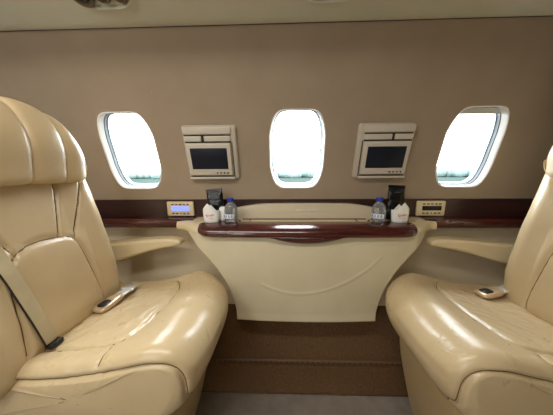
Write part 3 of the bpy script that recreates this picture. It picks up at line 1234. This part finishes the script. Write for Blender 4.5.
def bottle(x, y, z, label, rot=0):
    t = thing('water_bottle', label, 'bottle', (x, y, z), 'small water bottles on the console')
    bm = bmesh.new()
    pr = [(0.001, 0.004), (0.018, 0.0015), (0.0245, 0.001), (0.0275, 0.005), (0.0275, 0.012), (0.0262, 0.016), (0.0278, 0.021), (0.0278, 0.034), (0.0265, 0.037), (0.0278, 0.041), (0.0276, 0.050),
          (0.0262, 0.060), (0.0225, 0.070), (0.0165, 0.078), (0.0118, 0.082), (0.0112, 0.086), (0.0130, 0.087), (0.0112, 0.089), (0.0108, 0.096), (0.001, 0.0965)]
    rows = []
    for r_, zz in pr:
        rows.append([Vector((x + r_ * (1 + 0.035 * math.cos(6 * a) * (0.02 < zz < 0.07) * 1.0) * math.cos(a), y + r_ * math.sin(a), z + zz)) for a in [2 * PI * k / 36 for k in range(36)]])
    vs = grid(bm, rows, True)
    bm.faces.new(vs[0]); bm.faces.new(vs[-1][::-1])
    link('bottle_body', bm, 'bottle', t)
    bm = bmesh.new()
    lathe(bm, [(0.0135, 0.088), (0.0140, 0.089), (0.0140, 0.1005), (0.0130, 0.102), (0.004, 0.102)], (x, y, z), 24)
    auto(link('bottle_cap', bm, 'cap', t))
    bm = bmesh.new()
    rows = [[Vector((x + 0.0286 * math.cos(a), y + 0.0286 * math.sin(a), z + zz)) for a in np.linspace(math.radians(180 + rot), math.radians(300 + rot), 20)] for zz in (0.018, 0.036)]
    vs = grid(bm, rows)
    lb = link('bottle_label', bm, 'label', t)
    bm = bmesh.new()
    for q in range(4):
        a = math.radians(205 + rot + q * 24)
        for w in (-1, 1):
            a2 = a + w * 0.10
            p0 = Vector((x + 0.0289 * math.cos(a2), y + 0.0289 * math.sin(a2), z + 0.022))
            p1 = Vector((x + 0.0289 * math.cos(a), y + 0.0289 * math.sin(a), z + 0.033))
            tube(bm, [p0, p1], 0.0011, 5)
    link('label_print', bm, 'label_blue', lb)
    return t


cup_ring(-0.226, 0.945, '')
cup_ring(0.404, 0.945, '')
cup_ring(-0.310, 0.945, '')
cup_ring(0.490, 0.945, '')
bottle(-0.224, 0.920, ZT, 'clear blue-capped water bottle on the left end of the console', 10)
bottle(0.400, 0.920, ZT, 'clear blue-capped water bottle on the right end of the console', -10)


def napkin(x, y, z, label, peak, mir):
    """white folded paper pocket: rounded foot, pointed top"""
    t = thing('paper_napkin', label, 'napkin', (x, y, z), 'white folded napkins on the console')
    bm = bmesh.new()
    rows = []
    n = 40
    for j in range(15):
        v = j / 14
        row = []
        for i in range(n):
            a = 2 * PI * i / n
            rr = 0.0290 + 0.007 * v ** 0.7 - 0.004 * max(0, v - 0.75) * 4 * 0.3
            xx = rr * math.cos(a)
            yy = 0.62 * rr * math.sin(a)
            # top edge rises to a peak and falls to the sides
            u_ = mir * math.cos(a)
            hgt = 0.052 + 0.032 * max(0, 1 - abs(u_ - peak) * 1.25) - 0.012 * max(0, math.sin(a))
            row.append(Vector((x + xx, y + yy + 0.001 * math.sin(5 * a + 3 * v), z + v * hgt)))
        rows.append(row)
    vs = grid(bm, rows, True)
    bm.faces.new(vs[0])
    o = link('napkin_body', bm, 'paper', t)
    mod = o.modifiers.new('thick', 'SOLIDIFY')
    mod.thickness = 0.0012
    mod.offset = 1.0
    # red script squiggle with a short line of print under it
    bm = bmesh.new()

    def front(px, pz):
        v = pz / 0.06
        rr = 0.0290 + 0.007 * v ** 0.7
        return Vector((x + px, y - 0.62 * rr * math.sqrt(max(0.02, 1 - (px / rr) ** 2)) - 0.0022, z + pz))
    pts = []
    for k in range(60):
        q = k / 59
        px = -0.018 + 0.034 * q
        pz = 0.030 + 0.004 * math.sin(q * 26) * (1.5 if q < 0.2 else 0.8) + 0.004 * q
        pts.append(front(px + 0.0015 * math.sin(q * 30), pz))
    tube(bm, pts, 0.0009, 5)
    for k in range(7):
        px = -0.012 + k * 0.0038
        tube(bm, [front(px, 0.019), front(px + 0.0024, 0.019)], 0.0006, 4)
    link('napkin_print', bm, 'redink', o)['label'] = 'red script print'
    return t


napkin(-0.306, 0.914, ZT, 'white pointed napkin with red script on the left end of the console', -0.25, 1)
napkin(0.484, 0.914, ZT, 'white pointed napkin with red script on the right end of the console', 0.15, 1)


def pouch(x, y, z, h, w, tilt, lean, label):
    t = thing('foil_pouch', label, 'pouch', (x, y, z), 'black foil pouches on the console')
    bm = bmesh.new()
    T = Matrix.Translation((x, y, z)) @ Matrix.Rotation(lean, 4, 'Y') @ Matrix.Rotation(tilt, 4, 'X')
    rows = []
    for j in range(41):
        v = j / 40
        row = []
        th = 0.010 * (max(0.0, math.sin(PI * min(1, v * 0.96 + 0.02)))) ** 0.6 + 0.0008
        if v > 0.90:
            th = 0.0010
        for i in range(32):
            a = 2 * PI * i / 32
            c, s_ = math.cos(a), math.sin(a)
            xx = w / 2 * (abs(c) ** 0.6) * (1 if c > 0 else -1)
            if v > 0.9:
                xx *= 1.03
            yy = th * (abs(s_) ** 0.9) * (1 if s_ > 0 else -1)
            yy += 0.0040 * noise.noise(Vector((xx * 90, v * 11, x * 10))) * (1 if v < 0.9 else 0.3)
            row.append(T @ Vector((xx, yy, v * h)))
        rows.append(row)
    vs = grid(bm, rows, True)
    bm.faces.new(vs[0]); bm.faces.new(vs[-1][::-1])
    o = link('pouch_body', bm, 'pouch', t)
    bm = bmesh.new()
    for k in range(5):
        rbox(bm, (-0.010 + 0.005 * k, -0.0096 if False else -0.0100, h * 0.80), (0.0035, 0.0012, 0.004), 0, 1, T)
    link('pouch_print', bm, 'pouch_mark', o, smooth=False)
    return t


pouch(-0.294, 0.955, ZT, 0.138, 0.072, math.radians(-3), math.radians(-5), 'black foil pouch standing behind the left napkin')
pouch(0.480, 0.955, ZT, 0.150, 0.070, math.radians(-3), math.radians(3), 'black foil pouch standing behind the right napkin')
# second small white paper roll beside the left napkin
bm = bmesh.new()
lathe(bm, [(0.013, 0.0), (0.015, 0.01), (0.0165, 0.035), (0.0165, 0.052), (0.012, 0.060), (0.004, 0.063)], (-0.264, 0.938, ZT), 24)
tag(link('paper_cup', bm, 'paper'), 'small white rolled paper cup between the left napkin and bottle', 'paper cup')

# ---------------------------------------------------------------- overhead units
def overhead(x, label, parts):
    t = thing('reading_light_unit', label, 'overhead light unit', (x, 0.70, 1.53), 'overhead reading light units')
    T = Matrix.Translation((x, 0.662, 1.5375)) @ Matrix.Rotation(math.radians(-20), 4, 'X')
    bm = bmesh.new()
    rows = []
    for f, z in ((1.0, 0.001), (1.0, -0.004), (0.94, -0.007), (0.86, -0.006), (0.82, 0.001), (0.0, 0.002)):
        rows.append([T @ Vector((0.088 * max(f, .01) * (abs(math.cos(a)) ** 0.6) * (1 if math.cos(a) > 0 else -1), 0.045 * max(f, .01) * (abs(math.sin(a)) ** 0.7) * (1 if math.sin(a) > 0 else -1), z)) for a in [2 * PI * k / 48 for k in range(48)]])
    grid(bm, rows, True)
    auto(link('housing', bm, 'ceiling', t), 50)
    for dx, r_, mat, nm in parts:
        bm = bmesh.new()
        rows = []
        for rr, z in ((1.0, 0.0), (1.0, -0.010), (0.85, -0.013), (0.7, -0.012), (0.62, -0.006), (0.02, -0.006)):
            rows.append([T @ Vector((dx + r_ * rr * math.cos(a), 0.004 + r_ * rr * math.sin(a), z)) for a in [2 * PI * k / 28 for k in range(28)]])
        grid(bm, rows, True)
        b = auto(link(nm, bm, 'olive', t), 50)
        bm = bmesh.new()
        lathe(bm, [(r_ * 0.60, -0.006), (r_ * 0.5, -0.009), (r_ * 0.1, -0.0105)], (0, 0, 0), 24)
        bm.transform(T @ Matrix.Translation((dx, 0.004, -0.001)))
        link('lens' if mat == 'lens' else 'nozzle', bm, mat, b)
    return t


overhead(-0.50, 'recessed overhead unit at the top left of the ceiling panel', [(-0.048, 0.030, 'lens', 'reading_lamp'), (0.008, 0.022, 'black', 'air_outlet'), (0.056, 0.022, 'olive', 'air_outlet')])
overhead(0.13, 'recessed overhead unit at the top right of the ceiling panel', [(-0.040, 0.026, 'lens', 'reading_lamp'), (0.040, 0.024, 'black', 'air_outlet')])
